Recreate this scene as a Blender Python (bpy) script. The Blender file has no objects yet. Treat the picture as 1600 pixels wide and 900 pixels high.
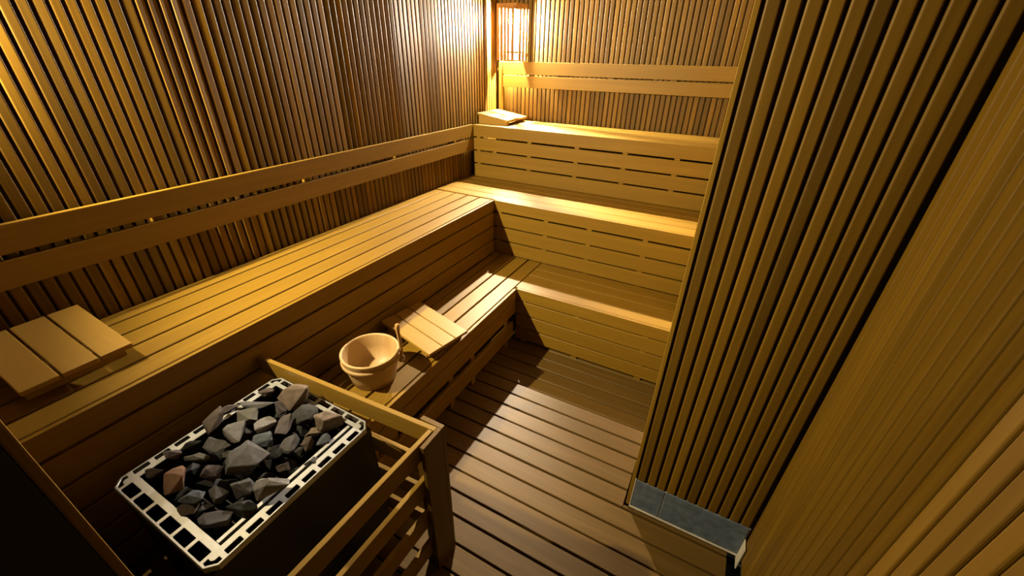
import bpy, bmesh, math, random
from mathutils import Vector, Matrix, Euler
from mathutils import noise as mnoise

S = bpy.context.scene
COL = S.collection
random.seed(7)

# ------------------------------------------------------------------ view
S.view_settings.view_transform = 'Standard'
S.view_settings.look = 'None'
S.view_settings.gamma = 1.0
S.view_settings.use_curve_mapping = False
S.view_settings.exposure = 0.68
try:
    S.cycles.use_denoising = True
    S.cycles.max_bounces = 10
    S.cycles.diffuse_bounces = 6
    S.cycles.sample_clamp_indirect = 6.0
except Exception:
    pass

# ------------------------------------------------------------------ materials
def new_mat(name):
    m = bpy.data.materials.new(name)
    m.use_nodes = True
    nt = m.node_tree
    bsdf = nt.nodes['Principled BSDF']
    return m, nt, bsdf

def wood(name, base, dark, axis, rough=0.5, var=0.25, grain=1.0, spec=0.24, bump=0.12):
    """straight grained wood, grain along the given axis, a tone of its own per plank"""
    m, nt, b = new_mat(name)
    N, L = nt.nodes, nt.links
    tc = N.new('ShaderNodeTexCoord')
    geo = N.new('ShaderNodeNewGeometry')
    mul = N.new('ShaderNodeVectorMath'); mul.operation = 'SCALE'
    comb = N.new('ShaderNodeCombineXYZ')
    for i in range(3):
        L.new(geo.outputs['Random Per Island'], comb.inputs[i])
    L.new(comb.outputs[0], mul.inputs[0]); mul.inputs['Scale'].default_value = 37.0
    add = N.new('ShaderNodeVectorMath'); add.operation = 'ADD'
    L.new(tc.outputs['Object'], add.inputs[0]); L.new(mul.outputs[0], add.inputs[1])
    mp = N.new('ShaderNodeMapping')
    sc = [34.0, 34.0, 34.0]; sc['xyz'.index(axis)] = 1.3
    mp.inputs['Scale'].default_value = sc
    L.new(add.outputs[0], mp.inputs[0])
    n1 = N.new('ShaderNodeTexNoise'); n1.inputs['Scale'].default_value = 1.0
    n1.inputs['Detail'].default_value = 5.0; n1.inputs['Roughness'].default_value = 0.6
    n1.inputs['Distortion'].default_value = 0.6
    L.new(mp.outputs[0], n1.inputs['Vector'])
    mp2 = N.new('ShaderNodeMapping')
    sc2 = [7.0, 7.0, 7.0]; sc2['xyz'.index(axis)] = 0.8
    mp2.inputs['Scale'].default_value = sc2
    L.new(add.outputs[0], mp2.inputs[0])
    n2 = N.new('ShaderNodeTexNoise'); n2.inputs['Scale'].default_value = 1.0
    n2.inputs['Detail'].default_value = 2.0
    L.new(mp2.outputs[0], n2.inputs['Vector'])
    mixn = N.new('ShaderNodeMath'); mixn.operation = 'ADD'
    h1 = N.new('ShaderNodeMath'); h1.operation = 'MULTIPLY'; h1.inputs[1].default_value = 0.6
    h2 = N.new('ShaderNodeMath'); h2.operation = 'MULTIPLY'; h2.inputs[1].default_value = 0.012
    L.new(n1.outputs['Fac'], h1.inputs[0]); L.new(n2.outputs['Fac'], h2.inputs[0])
    L.new(h1.outputs[0], mixn.inputs[0]); L.new(h2.outputs[0], mixn.inputs[1])
    ramp = N.new('ShaderNodeValToRGB')
    ramp.color_ramp.elements[0].position = 0.5 - 0.22 / grain
    ramp.color_ramp.elements[0].color = (*dark, 1)
    ramp.color_ramp.elements[1].position = 0.5 + 0.14 / grain
    ramp.color_ramp.elements[1].color = (*base, 1)
    L.new(mixn.outputs[0], ramp.inputs[0])
    hsv = N.new('ShaderNodeHueSaturation')
    mr = N.new('ShaderNodeMapRange')
    mr.inputs['To Min'].default_value = 1.0 - var; mr.inputs['To Max'].default_value = 1.0 + var * 0.6
    L.new(geo.outputs['Random Per Island'], mr.inputs['Value'])
    L.new(mr.outputs[0], hsv.inputs['Value'])
    L.new(ramp.outputs[0], hsv.inputs['Color'])
    L.new(hsv.outputs[0], b.inputs['Base Color'])
    b.inputs['Roughness'].default_value = rough
    b.inputs['Specular IOR Level'].default_value = spec
    bp = N.new('ShaderNodeBump'); bp.inputs['Strength'].default_value = bump
    bp.inputs['Distance'].default_value = 0.002
    L.new(n1.outputs['Fac'], bp.inputs['Height']); L.new(bp.outputs[0], b.inputs['Normal'])
    return m

def plain(name, col, rough=0.5, metal=0.0, spec=0.5, nscale=0, namt=0.25, bump=0.0):
    m, nt, b = new_mat(name)
    b.inputs['Base Color'].default_value = (*col, 1)
    b.inputs['Roughness'].default_value = rough
    b.inputs['Metallic'].default_value = metal
    b.inputs['Specular IOR Level'].default_value = spec
    if nscale:
        N, L = nt.nodes, nt.links
        tc = N.new('ShaderNodeTexCoord')
        n = N.new('ShaderNodeTexNoise'); n.inputs['Scale'].default_value = nscale
        n.inputs['Detail'].default_value = 5
        L.new(tc.outputs['Object'], n.inputs['Vector'])
        r = N.new('ShaderNodeValToRGB')
        r.color_ramp.elements[0].position = 0.3; r.color_ramp.elements[1].position = 0.7
        r.color_ramp.elements[0].color = (*[c * (1 - namt) for c in col], 1)
        r.color_ramp.elements[1].color = (*[min(1, c * (1 + namt)) for c in col], 1)
        L.new(n.outputs['Fac'], r.inputs[0]); L.new(r.outputs[0], b.inputs['Base Color'])
        if bump:
            bp = N.new('ShaderNodeBump'); bp.inputs['Strength'].default_value = bump
            bp.inputs['Distance'].default_value = 0.004
            L.new(n.outputs['Fac'], bp.inputs['Height']); L.new(bp.outputs[0], b.inputs['Normal'])
    return m

BENCH = ((0.232, 0.135, 0.015), (0.162, 0.090, 0.008))
WALL = ((0.180, 0.101, 0.0085), (0.112, 0.058, 0.0040))
FLOOR = ((0.150, 0.089, 0.022), (0.090, 0.051, 0.011))
bench_x = wood('bench wood grain x', *BENCH, 'x', var=0.14)
bench_y = wood('bench wood grain y', *BENCH, 'y', var=0.14)
bench_z = wood('bench wood grain z', *BENCH, 'z', var=0.14)
wall_z = wood('wall slat wood', *WALL, 'z', var=0.38, rough=0.55, spec=0.22)
panel_z = wood('panel slat wood', *WALL, 'z', var=0.16, rough=0.5)  # same tones as the wall slats, with less variation
floor_x = wood('floor board wood', *FLOOR, 'x', var=0.16, rough=0.5)
back_dark = plain('dark backing board', (0.028, 0.015, 0.005), 0.8, nscale=6)
head_x = wood('headrest pine x', (0.285, 0.177, 0.037), (0.236, 0.138, 0.025), 'x', var=0.08)
head_y = wood('headrest pine y', (0.285, 0.177, 0.037), (0.236, 0.138, 0.025), 'y', var=0.08)
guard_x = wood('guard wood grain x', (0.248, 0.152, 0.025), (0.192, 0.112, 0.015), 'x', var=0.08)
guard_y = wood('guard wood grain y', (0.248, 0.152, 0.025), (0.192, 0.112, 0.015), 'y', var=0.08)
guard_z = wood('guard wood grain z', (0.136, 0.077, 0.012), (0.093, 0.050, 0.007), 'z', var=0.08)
lamp_wood = wood('lamp wood', (0.322, 0.167, 0.050), (0.223, 0.105, 0.028), 'z', var=0.1)
tile_m = plain('grey slate tile', (0.085, 0.112, 0.165), 0.45, nscale=28, namt=0.3)
grout_m = plain('pale tile grout', (0.384, 0.353, 0.310), 0.8, nscale=40, namt=0.15)
steel = plain('brushed stainless steel', (0.44, 0.46, 0.52), 0.45, metal=0.75, nscale=60, namt=0.06)
dark_steel = plain('dark heater steel', (0.022, 0.020, 0.020), 0.45, metal=0.6)
plate_m = plain('lamp backing board', (0.03, 0.02, 0.008), 0.7)
black_m = plain('black frame', (0.006, 0.006, 0.005), 0.7)
ring_m = plain('pale steel bracket', (0.465, 0.422, 0.341), 0.4, metal=0.3)
ceil_m = wood('ceiling plank wood', (0.099, 0.056, 0.012), (0.062, 0.034, 0.007), 'y', var=0.15)
concrete = plain('dark subfloor tile', (0.031, 0.030, 0.028), 0.7, nscale=9)

def stave_mat(name, base, dark, n=18):
    m, nt, b = new_mat(name)
    N, L = nt.nodes, nt.links
    tc = N.new('ShaderNodeTexCoord'); sp = N.new('ShaderNodeSeparateXYZ')
    L.new(tc.outputs['Object'], sp.inputs[0])
    at = N.new('ShaderNodeMath'); at.operation = 'ARCTAN2'
    L.new(sp.outputs['Y'], at.inputs[0]); L.new(sp.outputs['X'], at.inputs[1])
    mu = N.new('ShaderNodeMath'); mu.operation = 'MULTIPLY'; mu.inputs[1].default_value = n / (2 * math.pi)
    L.new(at.outputs[0], mu.inputs[0])
    fl = N.new('ShaderNodeMath'); fl.operation = 'FLOOR'; L.new(mu.outputs[0], fl.inputs[0])
    wn = N.new('ShaderNodeTexWhiteNoise'); wn.noise_dimensions = '1D'; L.new(fl.outputs[0], wn.inputs['W'])
    fr = N.new('ShaderNodeMath'); fr.operation = 'FRACT'; L.new(mu.outputs[0], fr.inputs[0])
    seam = N.new('ShaderNodeMath'); seam.operation = 'LESS_THAN'; seam.inputs[1].default_value = 0.05
    L.new(fr.outputs[0], seam.inputs[0])
    mp = N.new('ShaderNodeMapping'); mp.inputs['Scale'].default_value = (60, 60, 5)
    L.new(tc.outputs['Object'], mp.inputs[0])
    no = N.new('ShaderNodeTexNoise'); no.inputs['Scale'].default_value = 1; L.new(mp.outputs[0], no.inputs['Vector'])
    av = N.new('ShaderNodeMath'); av.operation = 'ADD'; L.new(no.outputs['Fac'], av.inputs[0])
    w2 = N.new('ShaderNodeMath'); w2.operation = 'MULTIPLY'; w2.inputs[1].default_value = 0.5
    L.new(wn.outputs['Value'], w2.inputs[0]); L.new(w2.outputs[0], av.inputs[1])
    s2 = N.new('ShaderNodeMath'); s2.operation = 'MULTIPLY'; s2.inputs[1].default_value = -0.5
    L.new(seam.outputs[0], s2.inputs[0])
    a2 = N.new('ShaderNodeMath'); a2.operation = 'ADD'; L.new(av.outputs[0], a2.inputs[0]); L.new(s2.outputs[0], a2.inputs[1])
    r = N.new('ShaderNodeValToRGB')
    r.color_ramp.elements[0].position = 0.15; r.color_ramp.elements[1].position = 0.95
    r.color_ramp.elements[0].color = (*dark, 1); r.color_ramp.elements[1].color = (*base, 1)
    L.new(a2.outputs[0], r.inputs[0]); L.new(r.outputs[0], b.inputs['Base Color'])
    b.inputs['Roughness'].default_value = 0.5
    return m
stave = stave_mat('bucket stave wood', (0.347, 0.229, 0.105), (0.285, 0.177, 0.068))
bucket_wood = wood('bucket handle wood', (0.434, 0.260, 0.093), (0.310, 0.174, 0.056), 'z', var=0.05)

# ------------------------------------------------------------------ mesh helpers
def bm_box(bm, x0, x1, y0, y1, z0, z1, bev=0.002, mat=0, seg=1, fn=None):
    b = bmesh.new()
    bmesh.ops.create_cube(b, size=1.0)
    for v in b.verts:
        v.co = Vector((x0 + (v.co.x + .5) * (x1 - x0), y0 + (v.co.y + .5) * (y1 - y0), z0 + (v.co.z + .5) * (z1 - z0)))
    if bev:
        bmesh.ops.bevel(b, geom=b.edges[:], offset=min(bev, 0.4 * min(abs(x1 - x0), abs(y1 - y0), abs(z1 - z0))),
                        segments=seg, profile=0.6, affect='EDGES', clamp_overlap=True)
    if fn:
        for v in b.verts:
            v.co = fn(v.co)
    for f in b.faces:
        f.material_index = mat
    merge(bm, b)

def merge(bm, b):
    b.verts.ensure_lookup_table()
    idx = {}
    for v in b.verts:
        idx[v] = bm.verts.new(v.co)
    for f in b.faces:
        try:
            g = bm.faces.new([idx[v] for v in f.verts])
            g.material_index = f.material_index; g.smooth = f.smooth
        except ValueError:
            pass
    b.free()

def lathe(bm, prof, seg=48, smooth=True, closed=False):
    rings = []
    for r, z in prof:
        rings.append([bm.verts.new((r * math.cos(2 * math.pi * i / seg), r * math.sin(2 * math.pi * i / seg), z)) for i in range(seg)])
    n = len(rings)
    for k in range(n if closed else n - 1):
        a, b = rings[k], rings[(k + 1) % n]
        for i in range(seg):
            f = bm.faces.new((a[i], a[(i + 1) % seg], b[(i + 1) % seg], b[i])); f.smooth = smooth
    if not closed:
        for ring, flip in ((rings[0], True), (rings[-1], False)):
            f = bm.faces.new(ring[::-1] if flip else ring); f.smooth = False

def tube(bm, pts, rads, seg=12):
    rings = []
    for k, p in enumerate(pts):
        p = Vector(p)
        d = (Vector(pts[min(k + 1, len(pts) - 1)]) - Vector(pts[max(k - 1, 0)])).normalized()
        u = d.cross(Vector((0.31, 0.77, 0.2))).normalized(); w = d.cross(u)
        rings.append([bm.verts.new(p + (u * math.cos(2 * math.pi * i / seg) + w * math.sin(2 * math.pi * i / seg)) * rads[k]) for i in range(seg)])
    for a, b in zip(rings, rings[1:]):
        for i in range(seg):
            f = bm.faces.new((a[i], a[(i + 1) % seg], b[(i + 1) % seg], b[i])); f.smooth = True
    bm.faces.new(rings[0][::-1]); bm.faces.new(rings[-1])

def obj(name, bm, mats, parent=None, loc=None):
    """link a bmesh given in world coordinates; the object's origin goes to loc (or the parent's)"""
    bmesh.ops.recalc_face_normals(bm, faces=bm.faces[:])
    me = bpy.data.meshes.new(name)
    o = bpy.data.objects.new(name, me)
    COL.objects.link(o)
    if parent is not None:
        o.parent = parent
        inv = world_matrix(parent).inverted()
        bmesh.ops.transform(bm, matrix=inv, verts=bm.verts[:])
    elif loc is not None:
        bmesh.ops.translate(bm, vec=-Vector(loc), verts=bm.verts[:])
        o.location = loc
    bm.to_mesh(me); bm.free()
    for m in (mats if isinstance(mats, (list, tuple)) else [mats]):
        me.materials.append(m)
    return o

def world_matrix(o):
    m = o.matrix_basis.copy()
    return (world_matrix(o.parent) @ m) if o.parent else m

def tag(o, label, cat, group=None, kind=None):
    o['label'] = label; o['category'] = cat
    if group: o['group'] = group
    if kind: o['kind'] = kind
    return o

def thing(name, label, cat, loc, rotz=0.0, group=None):
    o = bpy.data.objects.new(name, None)
    o.empty_display_size = 0.1
    COL.objects.link(o)
    o.location = loc; o.rotation_euler = (0, 0, rotz)
    return tag(o, label, cat, group)

def part(name, bm, m, parent):
    """bm is in the parent's own coordinates"""
    bmesh.ops.recalc_face_normals(bm, faces=bm.faces[:])
    me = bpy.data.meshes.new(name); o = bpy.data.objects.new(name, me)
    COL.objects.link(o); o.parent = parent
    bm.to_mesh(me); bm.free()
    for k in (m if isinstance(m, (list, tuple)) else [m]):
        me.materials.append(k)
    return o

# ------------------------------------------------------------------ measured layout (metres)
ZL, ZM, ZT = 0.45, 0.888, 1.339          # bench heights
XM, XL = 0.5895, 1.043                   # fronts of the left benches
YT, YM, YL = -0.535, -1.091, -1.558      # fronts of the back benches
XR, YS, XP = 2.108, -2.439, 2.599        # slatted inner wall: corner x, face y, right panel x
YF = -3.738                              # inner face of the front wall
H = 2.42
PITCH, GROOVE = 0.0422, 0.0085

# ------------------------------------------------------------------ slatted walls
def slat_prism(bm, P, N, U, u0, u1, z0, z1, depth=0.012, vary=0.0, tilt=0.0, lift=0.0):
    """one vertical slat with rounded long edges: P origin, U along the wall, N outward"""
    d = depth + random.uniform(-vary, vary)
    prof = [(u0, -d), (u0, -0.0042), (u0 + 0.0012, -0.0018), (u0 + 0.0036, -0.0004), (u0 + 0.006, 0),
            (u1 - 0.006, 0), (u1 - 0.0036, -0.0004), (u1 - 0.0012, -0.0018), (u1, -0.0042), (u1, -d)]
    lo, hi = [], []
    for u, n in prof:
        q = P + U * u + N * (n + ((u - (u0 + u1) / 2) * tilt + lift if n > -depth + 0.001 else 0))
        lo.append(bm.verts.new((q.x, q.y, z0))); hi.append(bm.verts.new((q.x, q.y, z1)))
    k = len(prof)
    for i in range(k):
        j = (i + 1) % k
        bm.faces.new((lo[i], lo[j], hi[j], hi[i]))
    bm.faces.new(lo[::-1]); bm.faces.new(hi)

def slat_wall(bm, P, N, U, length, z0, z1, start=0.0, tilt=None, jitter=0.0, groove=GROOVE):
    u = start
    while u < length - 0.004:
        slat_prism(bm, P, N, U, u, min(u + PITCH - groove, length), z0, z1, tilt=(tilt(u) if tilt else 0.0) + random.uniform(-jitter, jitter),
                   lift=random.uniform(-jitter, jitter) * 0.012)
        u += PITCH

# left wall (faces +x): runs of slats tilted to put the lamp's shadow bands into the shape
BAND_TILT = [(0.0, 0.02), (0.85, 0.03), (0.90, -0.09), (1.05, -0.10), (1.08, 0.02), (1.30, 0.02), (1.38, -0.10), (1.85, -0.09), (1.95, 0.0), (2.20, -0.02),
        (2.30, -0.06), (2.55, -0.06), (2.59, 0.16), (2.73, 0.15), (2.77, -0.05), (4.0, -0.03)]
def left_tilt(u):
    for (a, p), (b, q) in zip(BAND_TILT, BAND_TILT[1:]):
        if a <= u <= b: return p + (q - p) * (u - a) / (b - a)
    return 0.0
bm = bmesh.new()
slat_wall(bm, Vector((0, 0, 0)), Vector((1, 0, 0)), Vector((0, -1, 0)), 3.86, 0.0, H, tilt=left_tilt, jitter=0.03)
bm_box(bm, -0.06, -0.0118, -3.86, 0.05, 0.0, H, 0, mat=1)
tag(obj('wall_left', bm, [wall_z, back_dark], loc=(0, 0, 0)), 'left wall of narrow vertical wooden slats above the long bench', 'wall', kind='structure')
# back wall (faces -y)
bm = bmesh.new()
slat_wall(bm, Vector((0.0, 0, 0)), Vector((0, -1, 0)), Vector((1, 0, 0)), 2.13, 0.0, H, jitter=0.02)
bm_box(bm, -0.06, 2.66, 0.0118, 0.06, 0.0, H, 0, mat=1)
tag(obj('wall_back', bm, [wall_z, back_dark], loc=(0, 0, 0)), 'far wall of narrow vertical wooden slats behind the top bench', 'wall', kind='structure')
# inner wall: protruding block whose slatted face looks at the camera
bm = bmesh.new()
slat_wall(bm, Vector((2.126, YS, 0)), Vector((0, -1, 0)), Vector((1, 0, 0)), XP - 2.126 - 0.002, 0.197, H, start=0.0065)
bm_box(bm, 2.124, 2.66, YS + 0.0118, 0.0, 0.0, H, 0, mat=1)
tag(obj('wall_inner', bm, [wall_z, back_dark], loc=(2.124, YS, 0)), 'slatted wall block at right that hides the bench ends', 'wall', kind='structure')
bm = bmesh.new()
bm_box(bm, XR, 2.1235, YS + 0.002, 0.0, 0.0, H, 0.002)
tag(obj('trim_1', bm, bench_z, loc=(XR, YS, 0)), 'thin vertical corner board between the benches and the slatted wall', 'trim', kind='structure')
# right panel (faces -x)
bm = bmesh.new()
slat_wall(bm, Vector((XP, YS - 0.002, 0)), Vector((-1, 0, 0)), Vector((0, -1, 0)), 1.96, 0.05, H, groove=0.0045)
bm_box(bm, XP + 0.0118, 2.68, -4.42, 0.0, 0.0, H, 0, mat=1)
tag(obj('wall_right', bm, [panel_z, back_dark], loc=(XP, YS, 0)), 'wooden slat wall closest to the viewer at the right edge', 'wall', kind='structure')
# tile skirting under the slatted block
bm = bmesh.new()
tz = 0.193
for a, b in ((2.129, 2.2545), (2.2585, 2.590)):
    bm_box(bm, a, b, YS - 0.001, YS + 0.011, 0.006, tz, 0.0015, mat=0)
bm_box(bm, 2.1245, 2.594, YS + 0.0015, YS + 0.0112, 0.0, tz - 0.001, 0, mat=1)
bm_box(bm, 2.1235, 2.1285, YS - 0.002, YS + 0.011, 0.002, tz + 0.004, 0.001, mat=1)
bm_box(bm, 2.1235, 2.594, YS - 0.006, YS + 0.010, -0.002, 0.006, 0.001, mat=1)
bm_box(bm, 2.5905, 2.5955, YS - 0.05, YS + 0.010, -0.02, 0.12, 0.001, mat=1)
tag(obj('baseboard_inner', bm, [tile_m, grout_m], loc=(2.124, YS, 0)), 'dark grey tile skirting with pale grout under the slatted block', 'skirting', kind='structure')

# floor: boards over a dark subfloor
bm = bmesh.new()
y = -0.01 - 0.002
k = 0
seams = -2.576
y0 = seams + 0.1025 * 25
while y0 > -4.3:
    a, b = y0 - 0.1025 + random.choice((0.009, 0.008, 0.006, 0.010)), y0
    x1 = 2.555 if b < YS - 0.02 else 2.10
    if b < -0.02:
        top = random.uniform(-0.001, 0.001)
        bm_box(bm, 0.02, x1, a, b, -0.028, top, 0.003)
        if x1 < 2.2 and a < YS - 0.012 < b:
            bm_box(bm, 2.1, 2.555, a, YS - 0.008, -0.028, top, 0.003)
    y0 -= 0.1025
bm_box(bm, -0.06, 2.66, -4.42, 0.05, -0.09, -0.06, 0, mat=1)
for xx in (0.3, 1.18, 2.0, 2.5):
    bm_box(bm, xx, xx + 0.05, -4.3, -0.02 if xx < 2.05 else YS - 0.03, -0.06, -0.0285, 0, mat=1)
tag(obj('floor', bm, [floor_x, concrete], loc=(0, 0, 0)), 'brown duckboard floor of wide wooden boards', 'floor', kind='structure')
# ceiling
bm = bmesh.new()
xx = -0.05
while xx < 2.64:
    bm_box(bm, xx, xx + 0.117, -4.42, 0.05, H, H + 0.02, 0.002)
    xx += 0.12
tag(obj('ceiling', bm, ceil_m, loc=(0, 0, H)), 'wooden plank ceiling overhead', 'ceiling', kind='structure')
# front wall left of the doorway
XJ = 1.52
bm = bmesh.new()
slat_wall(bm, Vector((0.014, YF, 0)), Vector((0, 1, 0)), Vector((1, 0, 0)), XJ - 0.03, 0.0, H)
bm_box(bm, -0.06, XJ - 0.014, -3.86, YF - 0.0118, 0.0, H, 0, mat=1)
tag(obj('wall_front', bm, [wall_z, black_m], loc=(0, YF, 0)), 'near wall in shadow beside the doorway at left', 'wall', kind='structure')
bm = bmesh.new()
bm_box(bm, XJ - 0.013, XJ, YF - 0.012, YF, 0.0, H, 0.003, seg=2, mat=0)
bm_box(bm, XJ - 0.013, XJ - 0.001, -3.86, YF - 0.013, 0.0, H, 0.001, mat=1)
tag(obj('trim_2', bm, [bench_z, black_m], loc=(XJ, YF, 0)), 'door jamb edge crossing the bottom left corner', 'trim', kind='structure')

# ------------------------------------------------------------------ benches
def planks_x(bm, x0, x1, ys, z, th=0.024, gap=0.006):
    for a, b in zip(ys, ys[1:]):
        lo, hi = min(a, b), max(a, b)
        bm_box(bm, x0, x1, lo + gap / 2, hi - gap / 2, z - th, z, 0.0025)
def planks_y(bm, y0, y1, xs, z, th=0.024, gap=0.006):
    for a, b in zip(xs, xs[1:]):
        bm_box(bm, a + gap / 2, b - gap / 2, y0, y1, z - th, z, 0.0025)

BT = 0.02                                  # board thickness of fronts
XE = XR - 0.002

def back_bench(label, x0, ytop0, yfront, z, seat_ys, boards, cleats, seat_gap=0.006, low=0.0):
    t = thing('sauna_bench', label, 'bench', (x0, yfront, low), group='stepped sauna benches')
    bm = bmesh.new(); planks_x(bm, x0, XE, seat_ys, z, gap=seat_gap); obj('seat', bm, bench_x, t)
    bm = bmesh.new(); bm_box(bm, x0, XE, yfront, yfront + BT, boards[0][1], z, 0.003, seg=2); obj('front_edge', bm, bench_x, t)
    bm = bmesh.new()
    for a, b in boards[1:]:
        bm_box(bm, x0, XE, yfront, yfront + BT, b, a, 0.0025)
    obj('front_panel', bm, bench_x, t)
    for cx in cleats:
        bm = bmesh.new(); bm_box(bm, cx - 0.022, cx + 0.022, yfront + BT + 0.0005, yfront + BT + 0.04, low, z - 0.0255, 0.002)
        for (a0, b0), (a1, b1) in zip(boards, boards[1:]):
            bm_box(bm, cx - 0.018, cx + 0.018, yfront + 0.005, yfront + BT + 0.002, a1 + 0.0002, b0 - 0.0002, 0)
        obj('cleat', bm, bench_z, t)
    return t

back_bench('topmost sauna bench along the far wall below its backrest', 0.052, 0, YT, ZT,
           [YT + BT, -0.40, -0.27, -0.14, -0.013],
           [(ZT, 1.242), (1.228, 1.127), (1.115, 1.013), (1.001, ZM + 0.001)], [0.10, 0.607, 1.03, 1.42, 1.80], 0.003, low=0.0)
# middle bench, far run
t = back_bench('middle level sauna bench running along the far wall', 0.012, 0, YM, ZM,
           [YM + BT, -0.952, -0.835, -0.718, -0.60, YT + BT],
           [(ZM, 0.802), (0.788, 0.683), (0.672, 0.567), (0.556, ZL + 0.001)], [0.635, 1.035, 1.375, 1.77], 0.004)
for ch in list(t.children):
    if ch.name.split('.')[0] in ('front_edge', 'front_panel'):
        for v in ch.data.vertices:            # the far run's front starts at the left run's front
            wx = v.co.x + 0.012
            if wx < 0.2: v.co.x += XM - 0.012 + 0.0005
# low bench, far run
t = back_bench('lowest sauna bench step running along the far wall', XL - 0.02, 0, YL, ZL,
           [YL + BT, -1.44, -1.325, -1.21, YM - 0.001],
           [(ZL, 0.366), (0.355, 0.252), (0.242, 0.140), (0.130, 0.036)], [1.10, 1.50, 1.95], 0.003)
for ch in list(t.children):
    if ch.name.split('.')[0] in ('front_edge', 'front_panel'):
        for v in ch.data.vertices:
            if v.co.x < 0.2: v.co.x += 0.0205

# middle bench, left run
t = thing('sauna_bench', 'long middle level sauna bench along the left slatted wall', 'bench', (XM, YM, 0), group='stepped sauna benches')
bm = bmesh.new(); planks_y(bm, YF + 0.002, YM - 0.0005, [0.012, 0.105, 0.222, 0.339, 0.455, XM - BT + 0.001], ZM, gap=0.012)
obj('seat', bm, bench_y, t)
bm = bmesh.new(); bm_box(bm, XM - BT + 0.002, XM, YF + 0.002, YM - 0.0005, 0.800, ZM, 0.003, seg=2); obj('front_edge', bm, bench_y, t)
bm = bmesh.new()
for a, b in [(0.788, 0.683), (0.672, 0.567), (0.556, ZL + 0.001)]:
    bm_box(bm, XM - BT, XM, YF + 0.002, YM - 0.0005, b, a, 0.0025)
bm_box(bm, XM - BT, XM, YF + 0.002, -3.02, 0.345, 0.44, 0.0025)
bm_box(bm, XM - BT, XM, YF + 0.002, -3.02, 0.235, 0.33, 0.0025)
obj('front_panel', bm, bench_y, t)
for yy in (-1.2, -1.7, -2.2, -2.7, -3.2, -3.65):
    bm = bmesh.new(); bm_box(bm, XM - BT - 0.041, XM - BT - 0.0005, yy - 0.022, yy + 0.022, 0.0, ZM - 0.0255, 0.002); obj('cleat', bm, bench_z, t)

# low bench, left run
YE = -2.975
t = thing('sauna_bench', 'lowest sauna bench along the left side carrying the bucket', 'bench', (XL, YL, 0), group='stepped sauna benches')
bm = bmesh.new(); planks_y(bm, YE, YM - 0.0015, [XM + 0.001, 0.668, 0.792, 0.906, XL - BT], ZL, gap=0.013)
obj('seat', bm, bench_y, t)
bm = bmesh.new(); bm_box(bm, XL - BT + 0.001, XL, YE, YL - 0.0005, 0.366, ZL, 0.003, seg=2); obj('front_edge', bm, bench_y, t)
bm = bmesh.new(); bm_box(bm, XL - BT, XL, YE, YL - 0.0005, 0.258, 0.355, 0.0025); obj('front_panel', bm, bench_y, t)
bm = bmesh.new(); bm_box(bm, XL - BT, XL + 0.004, YE + 0.03, YL - 0.045, 0.085, 0.203, 0.0025); obj('lower_rail', bm, bench_y, t)
for yy in (-1.66, -2.10, -2.33, -2.80, -2.93):
    bm = bmesh.new(); bm_box(bm, XL - BT - 0.046, XL - BT - 0.0005, yy - 0.022, yy + 0.022, 0.0, ZL - 0.0255, 0.002); obj('leg', bm, bench_z, t)

# ------------------------------------------------------------------ backrests
t = thing('backrest', 'two board backrest along the left slatted wall', 'backrest', (0.04, YT, 1.124))
for a, b in ((1.240, 1.339), (1.122, 1.220)):
    bm = bmesh.new(); bm_box(bm, 0.029, 0.050, YF + 0.002, YT - 0.0005, a, b, 0.003, seg=2); obj('board', bm, bench_y, t)
for yy in (-0.75, -1.5, -2.25, -3.0, -3.6):
    bm = bmesh.new(); bm_box(bm, 0.0035, 0.0285, yy - 0.02, yy + 0.02, 1.13, 1.33, 0.002); obj('batten', bm, bench_z, t)
t = thing('backrest', 'two board backrest on the far wall above the topmost bench', 'backrest', (0.08, -0.04, 1.62))
for a, b in ((1.727, 1.828), (1.620, 1.717)):
    bm = bmesh.new(); bm_box(bm, 0.078, XE - 0.03, -0.05, -0.029, a, b, 0.003, seg=2); obj('board', bm, bench_x, t)
bm = bmesh.new(); bm_box(bm, 0.030, 0.0775, -0.044, -0.0005, ZT + 0.001, 1.828, 0.003); obj('end_post', bm, bench_z, t)
for xx in (0.6, 1.1, 1.6, 2.04):
    bm = bmesh.new(); bm_box(bm, xx - 0.02, xx + 0.02, -0.0285, -0.0005, 1.625, 1.82, 0.002); obj('batten', bm, bench_z, t)

# ------------------------------------------------------------------ headrests
def headrest(label, loc, rotz, L, widths, zc, sx, sy, material, bat_mat, bat_in=0.055, knots=False):
    """slatted pine headrest: planks along local x, two battens below; top plane z = zc - sx*x - sy*y"""
    t = thing('headrest', label, 'headrest', loc, rotz, group='slatted wooden headrests')
    th, gap = 0.017, 0.006
    W = sum(widths) + gap * (len(widths) - 1)
    y = -W / 2
    for w in widths:
        bm = bmesh.new()
        bm_box(bm, -L / 2, L / 2, y, y + w, -th, 0.0, 0.003, seg=2,
               fn=lambda c: Vector((c.x, c.y, c.z + zc - sx * c.x - sy * c.y)))
        part('plank', bm, material, t)
        y += w + gap
    for s in (-1, 1):
        xc = s * (L / 2 - bat_in)
        def top(c, xc=xc):
            if c.z > 0.01:
                return Vector((c.x, c.y, zc - sx * c.x - sy * c.y - th - 0.0006))
            return c
        bm = bmesh.new()
        bm_box(bm, xc - 0.018, xc + 0.018, -W / 2 + 0.012, W / 2 - 0.012, 0.0, 0.03, 0, fn=top)
        part('batten', bm, bat_mat, t)
    return t

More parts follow.
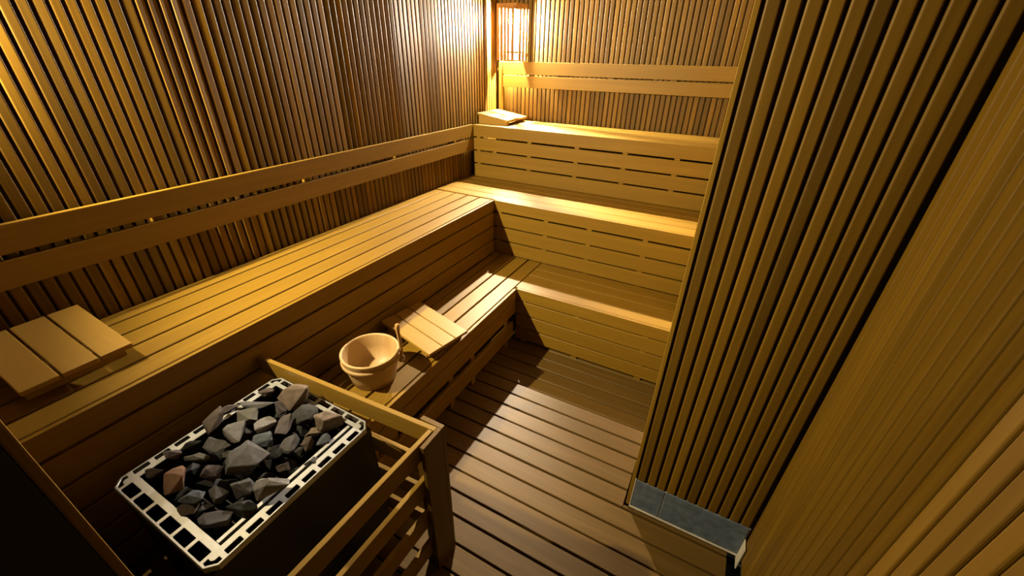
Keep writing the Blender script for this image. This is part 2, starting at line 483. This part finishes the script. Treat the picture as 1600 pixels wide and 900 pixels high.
headrest('pine headrest on the low bench between the bucket and the far corner', (0.838, -2.305, ZL), math.radians(-11), 0.41,
         [0.09, 0.09, 0.09], 0.070, 0.075, 0.0, head_x, head_y)
headrest('pine headrest at the left end of the long middle bench', (0.258, -3.512, ZM), 0.0, 0.385,
         [0.092, 0.092, 0.088], 0.092, 0.105, 0.0, head_x, head_y, bat_in=0.085)
headrest('pine headrest on the topmost bench under the lamp', (0.203, -0.275, ZT), math.radians(90), 0.37,
         [0.098, 0.098, 0.098], 0.068, 0.0, -0.142, head_x, head_y, bat_in=0.024)

# ------------------------------------------------------------------ bucket
t = thing('sauna_bucket', 'round wooden sauna bucket on the low bench', 'bucket', (0.836, -2.70, ZL))
bm = bmesh.new()
lathe(bm, [(0.101, 0.001), (0.106, 0.004), (0.1155, 0.05), (0.138, 0.160), (0.1385, 0.166), (0.1355, 0.169), (0.128, 0.168), (0.1255, 0.162),
           (0.1150, 0.11), (0.1010, 0.03), (0.0, 0.028)][:-1] + [(0.004, 0.0285)])
part('body', bm, stave, t)
bm = bmesh.new()
lathe(bm, [(0.1290, 0.112), (0.1350, 0.113), (0.1395, 0.119), (0.1405, 0.128), (0.1385, 0.134), (0.1333, 0.136)], closed=True)
part('hoop', bm, stave, t)
ca, sa = math.cos(0.62), math.sin(0.62)
bm = bmesh.new()
pts = []
for r, z in ((0.1365, 0.085), (0.1455, 0.13), (0.1475, 0.17), (0.146, 0.22), (0.144, 0.265), (0.1445, 0.29), (0.145, 0.303), (0.145, 0.309)):
    pts.append((r * ca, r * sa, z))
tube(bm, pts, [0.008, 0.009, 0.0095, 0.0088, 0.009, 0.0115, 0.0105, 0.005])
part('handle', bm, bucket_wood, t)
bm = bmesh.new()
pts = []
for k in range(13):
    a = math.pi * k / 12
    rr = 0.1395 + 0.020 * math.sin(a)
    pts.append((rr * ca + 0.010 * math.sin(a) * sa, rr * sa - 0.010 * math.sin(a) * ca, 0.085 + 0.055 * k / 12))
tube(bm, pts, [0.0028] * 13, 8)
part('handle_bracket', bm, ring_m, t)

# ------------------------------------------------------------------ corner lamp
t = thing('wall_lamp', 'lit wooden slatted lamp in the far corner above the backrest', 'lamp', (0.16, -0.002, 1.832))
plan = [(0.028, -0.003), (0.072, -0.135), (0.245, -0.135), (0.292, -0.003)]
def poly_prism(bm, pl, z0, z1):
    lo = [bm.verts.new((x, y, z0)) for x, y in pl]; hi = [bm.verts.new((x, y, z1)) for x, y in pl]
    n = len(pl)
    for i in range(n):
        bm.faces.new((lo[i], lo[(i + 1) % n], hi[(i + 1) % n], hi[i]))
    bm.faces.new(lo[::-1]); bm.faces.new(hi)
def grow(pl, s, cx=0.16, cy=-0.06):
    return [(cx + (x - cx) * s, min(cy + (y - cy) * s, -0.003)) for x, y in pl]
bm = bmesh.new(); poly_prism(bm, grow(plan, 1.08), 2.236, 2.256); obj('top_board', bm, lamp_wood, t)
def band(bm, z0, z1, s=1.0, th=0.006):
    for (xa, ya), (xb, yb) in zip(plan, plan[1:]):
        d = Vector((xb - xa, yb - ya, 0)); n = Vector((d.y, -d.x, 0)).normalized() * th
        if n.y > 0.5 * th: n = -n
        poly_prism(bm, [(xa, ya), (xb, yb), (xb - n.x * s, yb - n.y * s), (xa - n.x * s, ya - n.y * s)], z0, z1)
bm = bmesh.new(); bm_box(bm, 0.045, 0.275, -0.0095, -0.0035, 1.84, 2.2355, 0.001); obj('back_plate', bm, plate_m, t)
bm = bmesh.new(); band(bm, 2.212, 2.2355); obj('upper_band', bm, lamp_wood, t)
bm = bmesh.new(); band(bm, 1.893, 1.905); obj('lower_band', bm, lamp_wood, t)
def lerp(a, b, f): return (a[0] + (b[0] - a[0]) * f, a[1] + (b[1] - a[1]) * f)
slats = []
for f in (0.08, 0.24, 0.40, 0.56, 0.72): slats.append((plan[0], plan[1], f))
for f in (0.05, 0.25, 0.44, 0.62, 0.87): slats.append((plan[1], plan[2], f))
for f in (0.36, 0.64, 0.92): slats.append((plan[2], plan[3], f))
for a, b, f in slats:
    d = (Vector(b) - Vector(a)); d.normalize()
    n = Vector((-d.y, d.x))
    p = Vector(lerp(a, b, f))
    w, th = (0.0140 if (a == plan[1] and f < 0.3) else 0.0090 if f == 0.62 else 0.0115), 0.008
    o = -n if n.dot(Vector((0.16, -0.05)) - p) > 0 else n           # outward
    c = p + o * 0.0012
    q = [c - d * w, c + d * w, c + d * w + o * th, c - d * w + o * th]
    bm = bmesh.new(); poly_prism(bm, [(v.x, v.y) for v in q], 1.836, 2.235); obj('slat', bm, lamp_wood, t)
bm = bmesh.new(); tube(bm, [(0.16, -0.065, 2.2355), (0.16, -0.065, 2.175)], [0.02, 0.018], 16); obj('socket', bm, ring_m, t)
bulb_m, nt, b = new_mat('glowing bulb glass')
b.inputs['Base Color'].default_value = (1, .9, .7, 1)
b.inputs['Emission Color'].default_value = (1.0, 0.84, 0.62, 1)
b.inputs['Emission Strength'].default_value = 86000.0
bm = bmesh.new()
prof = []
for k in range(13):
    a = math.pi * k / 12
    r = 0.020 * math.sin(a); z = 2.122 - 0.023 * math.cos(a)
    prof.append((max(r, 0.002), z))
lathe(bm, prof, 24)
bmesh.ops.translate(bm, vec=(0.16, -0.065, 0.012), verts=bm.verts[:])
obj('bulb', bm, bulb_m, t)

# ------------------------------------------------------------------ heater guard
GZ = (0.740, 0.556, 0.371, 0.187)
RH = 0.082
t = thing('heater_guard', 'low wooden slatted guard rail around the heater', 'guard rail', (1.49, -3.0, 0))
ang = math.atan2(0.047, 0.83)
def far_rot(c):
    return Vector((1.485 + (c.x - 1.485) * math.cos(ang) - (c.y + 3.0125) * math.sin(ang),
                   -3.0125 + (c.x - 1.485) * math.sin(ang) + (c.y + 3.0125) * math.cos(ang), c.z))
for z in GZ:
    bm = bmesh.new(); bm_box(bm, XM + 0.006, 1.484, -3.0215, -3.0035, z - RH, z, 0.0015, fn=far_rot); obj('rail', bm, guard_x, t)
for z in GZ:
    bm = bmesh.new()
    bm_box(bm, 1.4615, 1.4795, YF - 0.0 + 0.003, -3.0245, z - RH, z, 0.0015, fn=lambda c: Vector((c.x + (c.y + 3.02) * 0.035, c.y, c.z)))
    obj('rail', bm, guard_y, t)
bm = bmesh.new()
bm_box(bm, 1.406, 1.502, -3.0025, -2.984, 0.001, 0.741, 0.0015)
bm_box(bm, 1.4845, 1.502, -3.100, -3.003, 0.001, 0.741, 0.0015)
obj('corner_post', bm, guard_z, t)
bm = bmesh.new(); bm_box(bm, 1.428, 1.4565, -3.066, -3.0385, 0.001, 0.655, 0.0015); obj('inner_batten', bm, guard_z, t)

# ------------------------------------------------------------------ heater
HX0, HX1, HY0, HY1, HZ = 0.722, 1.242, -3.638, -3.079, 0.700
CH = 0.026
t = thing('sauna_heater', 'boxy electric sauna heater with a perforated steel rim full of stones', 'heater', (0.98, -3.36, 0))
def curve_mesh(loops, depth):
    cu = bpy.data.curves.new('rim_outline', 'CURVE'); cu.dimensions = '2D'; cu.fill_mode = 'BOTH'; cu.extrude = depth / 2
    cu.bevel_depth = 0.0006; cu.bevel_resolution = 0
    for lp in loops:
        s = cu.splines.new('POLY'); s.points.add(len(lp) - 1)
        for p, (x, y) in zip(s.points, lp): p.co = (x, y, 0, 1)
        s.use_cyclic_u = True
    o = bpy.data.objects.new('rim_outline', cu); COL.objects.link(o)
    dg = bpy.context.evaluated_depsgraph_get()
    me = bpy.data.meshes.new_from_object(o.evaluated_get(dg))
    bpy.data.objects.remove(o)
    b = bmesh.new(); b.from_mesh(me); bpy.data.meshes.remove(me)
    return b
def rrect(x0, x1, y0, y1, r=0.004):
    pts = []
    for cx, cy, a0 in ((x1 - r, y1 - r, 0), (x0 + r, y1 - r, 90), (x0 + r, y0 + r, 180), (x1 - r, y0 + r, 270)):
        for k in range(4):
            a = math.radians(a0 + 30 * k); pts.append((cx + r * math.cos(a), cy + r * math.sin(a)))
    return pts
outer = [(HX0 + CH, HY0), (HX1 - CH, HY0), (HX1, HY0 + CH), (HX1, HY1 - CH), (HX1 - CH, HY1), (HX0 + CH, HY1), (HX0, HY1 - CH), (HX0, HY0 + CH)]
IX0, IX1, IY0, IY1 = HX0 + 0.046, HX1 - 0.044, HY0 + 0.056, HY1 - 0.040
loops = [outer, rrect(IX0, IX1, IY0, IY1, 0.002)]
n = 6                                                     # square slots in the near side
x_a, x_b = HX0 + 0.044, HX1 - 0.044
step = (x_b - x_a) / n
for i in range(n):
    loops.append(rrect(x_a + step * i + 0.0055, x_a + step * (i + 1) - 0.0055, HY0 + 0.006, HY0 + 0.037, 0.003))
n = 6
step = (x_b - x_a) / n                                    # far side
for i in range(n):
    loops.append(rrect(x_a + step * i + 0.0065, x_a + step * (i + 1) - 0.0065, HY1 - 0.026, HY1 - 0.006, 0.003))
n = 8
y_a, y_b = HY0 + 0.046, HY1 - 0.042
step = (y_b - y_a) / n                                    # long sides
for i in range(n):
    for xa, xb in ((HX0 + 0.006, HX0 + 0.026), (HX1 - 0.026, HX1 - 0.006)):
        loops.append(rrect(xa, xb, y_a + step * i + 0.007, y_a + step * (i + 1) - 0.007, 0.003))
def corner_slot(cx, cy, sx, sy):
    a, b, c = 0.0070, 0.0240, 0.0400
    k = CH + 0.000
    pts = [(k + 0.002, a), (c, a), (c, b - 0.002), (b + 0.004, b - 0.002), (b - 0.002, b + 0.004), (b - 0.002, c), (a, c), (a, k + 0.002)]
    return [(cx + sx * x, cy + sy * y) for x, y in pts]
for cx, cy, sx, sy in ((HX0, HY0, 1, 1), (HX1, HY0, -1, 1), (HX1, HY1, -1, -1), (HX0, HY1, 1, -1)):
    loops.append(corner_slot(cx, cy, sx, sy))
b = curve_mesh(loops, 0.0022)
bmesh.ops.translate(b, vec=(0, 0, HZ - 0.0017), verts=b.verts[:])
bm = bmesh.new(); merge(bm, b)
for (xa, ya), (xb, yb) in zip(outer, outer[1:] + outer[:1]):        # folded down outer lip
    d = Vector((xb - xa, yb - ya)).normalized(); nn = Vector((-d.y, d.x)) * 0.0018
    poly_prism(bm, [(xa, ya), (xb, yb), (xb + nn.x, yb + nn.y), (xa + nn.x, ya + nn.y)], HZ - 0.020, HZ)
obj('rim', bm, steel, t)
bm = bmesh.new()                                                       # body: open dark box on short feet
def shell(bm, x0, x1, y0, y1, z0, z1, th):
    bm_box(bm, x0, x1, y0, y0 + th, z0, z1, 0.001); bm_box(bm, x0, x1, y1 - th, y1, z0, z1, 0.001)
    bm_box(bm, x0, x0 + th, y0 + th, y1 - th, z0, z1, 0.001); bm_box(bm, x1 - th, x1, y0 + th, y1 - th, z0, z1, 0.001)
shell(bm, HX0 + 0.004, HX1 - 0.004, HY0 + 0.004, HY1 - 0.004, 0.10, HZ - 0.021, 0.003)
bm_box(bm, HX0 + 0.007, HX1 - 0.007, HY0 + 0.007, HY1 - 0.007, 0.10, 0.104, 0)
obj('body', bm, dark_steel, t)
bm = bmesh.new()
shell(bm, IX0 - 0.004, IX1 + 0.0025 - 0.016, IY0 - 0.004, IY1 + 0.004, 0.30, HZ - 0.010, 0.002)
obj('inner_liner', bm, dark_steel, t)
bm = bmesh.new(); bm_box(bm, IX1 - 0.030, IX1 - 0.017, IY0 + 0.002, IY1 - 0.002, HZ - 0.0095, HZ - 0.0065, 0.001); obj('liner_lip', bm, steel, t)
bm = bmesh.new()
for k in range(14):
    yy = IY0 + 0.012 + (IY1 - IY0 - 0.03) * k / 13
    bm_box(bm, IX0, IX1 - 0.018, yy, yy + 0.006, 0.555, 0.561, 0.001)
obj('grate', bm, dark_steel, t)
for xa in (HX0 + 0.06, HX1 - 0.09):
    for ya in (HY0 + 0.06, HY1 - 0.09):
        bm = bmesh.new(); bm_box(bm, xa, xa + 0.03, ya, ya + 0.03, 0.001, 0.0995, 0.002); obj('leg', bm, dark_steel, t)

# ------------------------------------------------------------------ stones
CAM = Vector((2.1563, -3.7531, 1.8529)); FPX = 632.17
CAM_ROT = Euler((1.0546, -0.0171, 0.492), 'XYZ')
RM = CAM_ROT.to_matrix()
def from_px(u, v, z):
    w = RM @ Vector(((u - 800) / FPX, -(v - 450) / FPX, -1.0))
    return CAM + w * ((z - CAM.z) / w.z)

def stone_mat(name, c, c2):
    m, nt, b = new_mat(name)
    N, L = nt.nodes, nt.links
    tc = N.new('ShaderNodeTexCoord')
    no = N.new('ShaderNodeTexNoise'); no.inputs['Scale'].default_value = 26; no.inputs['Detail'].default_value = 7; no.inputs['Roughness'].default_value = 0.65
    L.new(tc.outputs['Object'], no.inputs['Vector'])
    r = N.new('ShaderNodeValToRGB')
    r.color_ramp.elements[0].position = 0.34; r.color_ramp.elements[1].position = 0.66
    r.color_ramp.elements[0].color = (*c2, 1); r.color_ramp.elements[1].color = (*c, 1)
    L.new(no.outputs['Fac'], r.inputs[0]); L.new(r.outputs[0], b.inputs['Base Color'])
    b.inputs['Roughness'].default_value = 0.8; b.inputs['Specular IOR Level'].default_value = 0.3
    bp = N.new('ShaderNodeBump'); bp.inputs['Strength'].default_value = 0.5; bp.inputs['Distance'].default_value = 0.006
    L.new(no.outputs['Fac'], bp.inputs['Height']); L.new(bp.outputs[0], b.inputs['Normal'])
    return m
SM = {'grey': stone_mat('grey stone', (0.081, 0.082, 0.099), (0.043, 0.043, 0.051)),
      'blue': stone_mat('blue grey stone', (0.065, 0.079, 0.112), (0.035, 0.041, 0.058)),
      'tan': stone_mat('tan stone', (0.138, 0.107, 0.091), (0.084, 0.061, 0.051)),
      'pink': stone_mat('pinkish stone', (0.176, 0.110, 0.087), (0.130, 0.078, 0.061)),
      'brown': stone_mat('brown stone', (0.062, 0.047, 0.044), (0.035, 0.025, 0.024)),
      'pale': stone_mat('pale stone', (0.160, 0.160, 0.174), (0.084, 0.082, 0.090)),
      'olive': stone_mat('olive grey stone', (0.076, 0.076, 0.072), (0.043, 0.041, 0.038)),
      'mauve': stone_mat('mauve grey stone', (0.084, 0.072, 0.090), (0.046, 0.038, 0.048)),
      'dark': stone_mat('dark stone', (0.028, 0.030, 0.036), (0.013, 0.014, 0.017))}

def stone(center, rx, ry, rz, rot, mat, label, group, seed):
    rnd = random.Random(seed)
    bm = bmesh.new()
    for k in range(12):
        while True:
            p = Vector((rnd.uniform(-1, 1), rnd.uniform(-1, 1), rnd.uniform(-1, 1)))
            if 0.2 < p.length < 1: break
        p.normalize(); p *= rnd.uniform(0.82, 1.12)
        bm.verts.new((p.x * rx, p.y * ry, p.z * rz))
    res = bmesh.ops.convex_hull(bm, input=bm.verts[:])
    junk = list({e for e in res['geom_interior'] + res['geom_unused'] if isinstance(e, bmesh.types.BMVert)})
    if junk: bmesh.ops.delete(bm, geom=junk, context='VERTS')
    bmesh.ops.dissolve_limit(bm, angle_limit=math.radians(9), verts=bm.verts[:], edges=bm.edges[:])
    bmesh.ops.bevel(bm, geom=bm.edges[:], offset=min(rx, ry, rz) * 0.08, segments=2, profile=0.6, affect='EDGES', clamp_overlap=True)
    bmesh.ops.triangulate(bm, faces=bm.faces[:])
    bmesh.ops.subdivide_edges(bm, edges=bm.edges[:], cuts=1, use_grid_fill=True)
    for v in bm.verts:
        q = v.co * 38 + Vector((seed, seed * 1.7, 0))
        v.co += v.co.normalized() * (mnoise.noise(q) * 0.004 + mnoise.noise(q * 2.3) * 0.002)
    o = part('sauna_stone', bm, mat, None)
    o.rotation_euler = rot
    o.location = center
    return tag(o, label, 'stone', group)

STONES = [  # px u, px v, width px, height px, colour, z lift, label
    (467, 617, 62, 46, 'tan', .046, 'large tan brown stone at the far edge of the heap beside the guard rail'),
    (402, 630, 62, 26, 'grey', .020, 'long flat grey stone left of the large tan stone at the far side'),
    (440, 636, 32, 26, 'mauve', .018, 'small squared mauve grey stone touching the large tan stone on its left'),
    (388, 650, 44, 34, 'olive', .022, 'olive grey wedge shaped stone just below the long flat grey stone'),
    (443, 664, 24, 38, 'mauve', .022, 'narrow upright mauve grey stone below the large tan stone'),
    (476, 649, 46, 34, 'dark', .006, 'near black stone in the hollow directly below the large tan stone'),
    (510, 658, 52, 40, 'tan', .024, 'tan stone at the right rim near the far right corner'),
    (413, 664, 36, 34, 'pale', .026, 'rough pale knobbly stone near the middle of the heap'),
    (372, 675, 50, 36, 'pale', .026, 'pale brownish stone with a peaked top left of the heap centre'),
    (416, 685, 46, 30, 'blue', .030, 'cracked blue grey stone in the centre of the heap'),
    (333, 658, 28, 52, 'brown', .040, 'dark brown slab leaning over the left rim'),
    (357, 640, 36, 16, 'mauve', .016, 'thin mauve brown stone lying along the left rim toward the far corner'),
    (336, 695, 44, 24, 'grey', .016, 'grey stone below the pale peaked stone on the left half'),
    (307, 717, 48, 16, 'olive', .012, 'thin olive stone stretching right from the orange pink stone'),
    (356, 710, 20, 14, 'olive', .014, 'tiny greenish stone just left of the big black sided stone'),
    (268, 707, 44, 20, 'mauve', .026, 'flat mauve grey stone resting across the left rim'),
    (387, 717, 66, 56, 'grey', .034, 'biggest grey stone with a bright ridge in the near middle of the heap'),
    (455, 694, 36, 36, 'grey', .020, 'angular grey stone right of the cracked blue grey stone'),
    (480, 692, 22, 30, 'brown', .008, 'small brown stone tucked right of the angular grey stone'),
    (488, 676, 28, 18, 'tan', .018, 'small tan stone just below the bigger tan stone at the right rim'),
    (506, 688, 26, 22, 'blue', .004, 'small blue grey stone against the right inner wall'),
    (441, 730, 28, 20, 'brown', .012, 'small brown stone just above the pale speckled stone'),
    (277, 747, 42, 46, 'pink', .026, 'orange pink stone near the front left corner of the heap'),
    (240, 739, 38, 16, 'brown', .006, 'thin brown stone left of the orange pink stone by the rim'),
    (327, 735, 48, 30, 'mauve', .020, 'mauve grey stone immediately right of the orange pink stone'),
    (423, 761, 62, 36, 'pale', .042, 'pale speckled oval stone at the near right rim'),
    (378, 762, 46, 34, 'grey', .020, 'grey stone immediately left of the pale speckled oval stone'),
    (342, 771, 32, 30, 'grey', .018, 'small pointed grey stone in the row nearest the front rim'),
    (303, 777, 50, 24, 'blue', .020, 'blue grey stone in the row nearest the front rim'),
    (294, 795, 40, 28, 'brown', .004, 'dark brown stone lying against the front inner edge'),
    (337, 812, 64, 28, 'grey', .006, 'long grey stone closest to the near corner of the heater'),
    (376, 795, 50, 34, 'dark', .004, 'near black stone in the gap below the pale speckled oval stone'),
    (425, 708, 34, 26, 'dark', .004, 'near black stone in the shade right of the biggest grey stone'),
    (490, 722, 40, 24, 'dark', .000, 'near black stone by the right inner wall past the small brown ones'),
    (300, 697, 32, 20, 'dark', .004, 'near black stone in the gap between the left rim and the grey stones'),
    (418, 612, 26, 20, 'brown', .002, 'small dark brown stone inside the far left corner of the heater'),
]
GROUP = 'stones heaped in the sauna heater'
right_ang = 0.45
for i, (u, v, w, h, c, lift, lab) in enumerate(STONES):
    z = 0.692 + lift * 0.9
    p = from_px(u, v, z)
    dep = (RM.transposed() @ (p - CAM)).z * -1
    k = dep / FPX
    rx = w * k * 0.5; rr = h * k * 0.5 * 1.12
    rnd = random.Random(100 + i)
    stone(p, rx, rr, max(0.015, min(rx, rr) * 0.78), (rnd.uniform(-.25, .25), rnd.uniform(-.25, .25), right_ang + rnd.uniform(-.2, .2)), SM[c], lab, GROUP, 11 + i * 3)
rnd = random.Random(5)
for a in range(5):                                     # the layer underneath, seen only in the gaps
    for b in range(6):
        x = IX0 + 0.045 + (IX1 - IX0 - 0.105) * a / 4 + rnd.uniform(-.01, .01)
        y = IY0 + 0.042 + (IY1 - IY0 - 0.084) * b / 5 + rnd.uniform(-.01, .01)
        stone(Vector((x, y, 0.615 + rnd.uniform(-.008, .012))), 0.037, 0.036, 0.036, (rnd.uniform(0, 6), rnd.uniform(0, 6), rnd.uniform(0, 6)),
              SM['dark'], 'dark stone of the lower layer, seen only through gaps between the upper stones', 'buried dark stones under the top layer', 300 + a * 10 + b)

# ------------------------------------------------------------------ lights
sp = bpy.data.lights.new('near_corner_lamp', 'SPOT')      # twin of the far lamp, in the near left corner beside the doorway
sp.energy = 440.0; sp.spot_size = math.radians(129); sp.spot_blend = 1.0; sp.color = (1.0, 0.81, 0.43); sp.shadow_soft_size = 0.02
so = bpy.data.objects.new('near_corner_lamp', sp); COL.objects.link(so)
so.location = (0.036, -3.62, 2.14)
so.rotation_euler = Vector((0.6, 1.25, -0.45)).to_track_quat('-Z', 'Y').to_euler()

w = bpy.data.worlds.new('corridor ambience'); S.world = w; w.use_nodes = True
w.node_tree.nodes['Background'].inputs['Color'].default_value = (1.0, 0.80, 0.50, 1)
w.node_tree.nodes['Background'].inputs['Strength'].default_value = 0.012

# ------------------------------------------------------------------ camera
cd = bpy.data.cameras.new('camera'); cam = bpy.data.objects.new('camera', cd); COL.objects.link(cam)
cam.location = CAM; cam.rotation_euler = CAM_ROT
cd.sensor_fit = 'HORIZONTAL'; cd.sensor_width = 36.0; cd.lens = FPX * 36.0 / 1600.0
cd.clip_start = 0.01
S.camera = cam
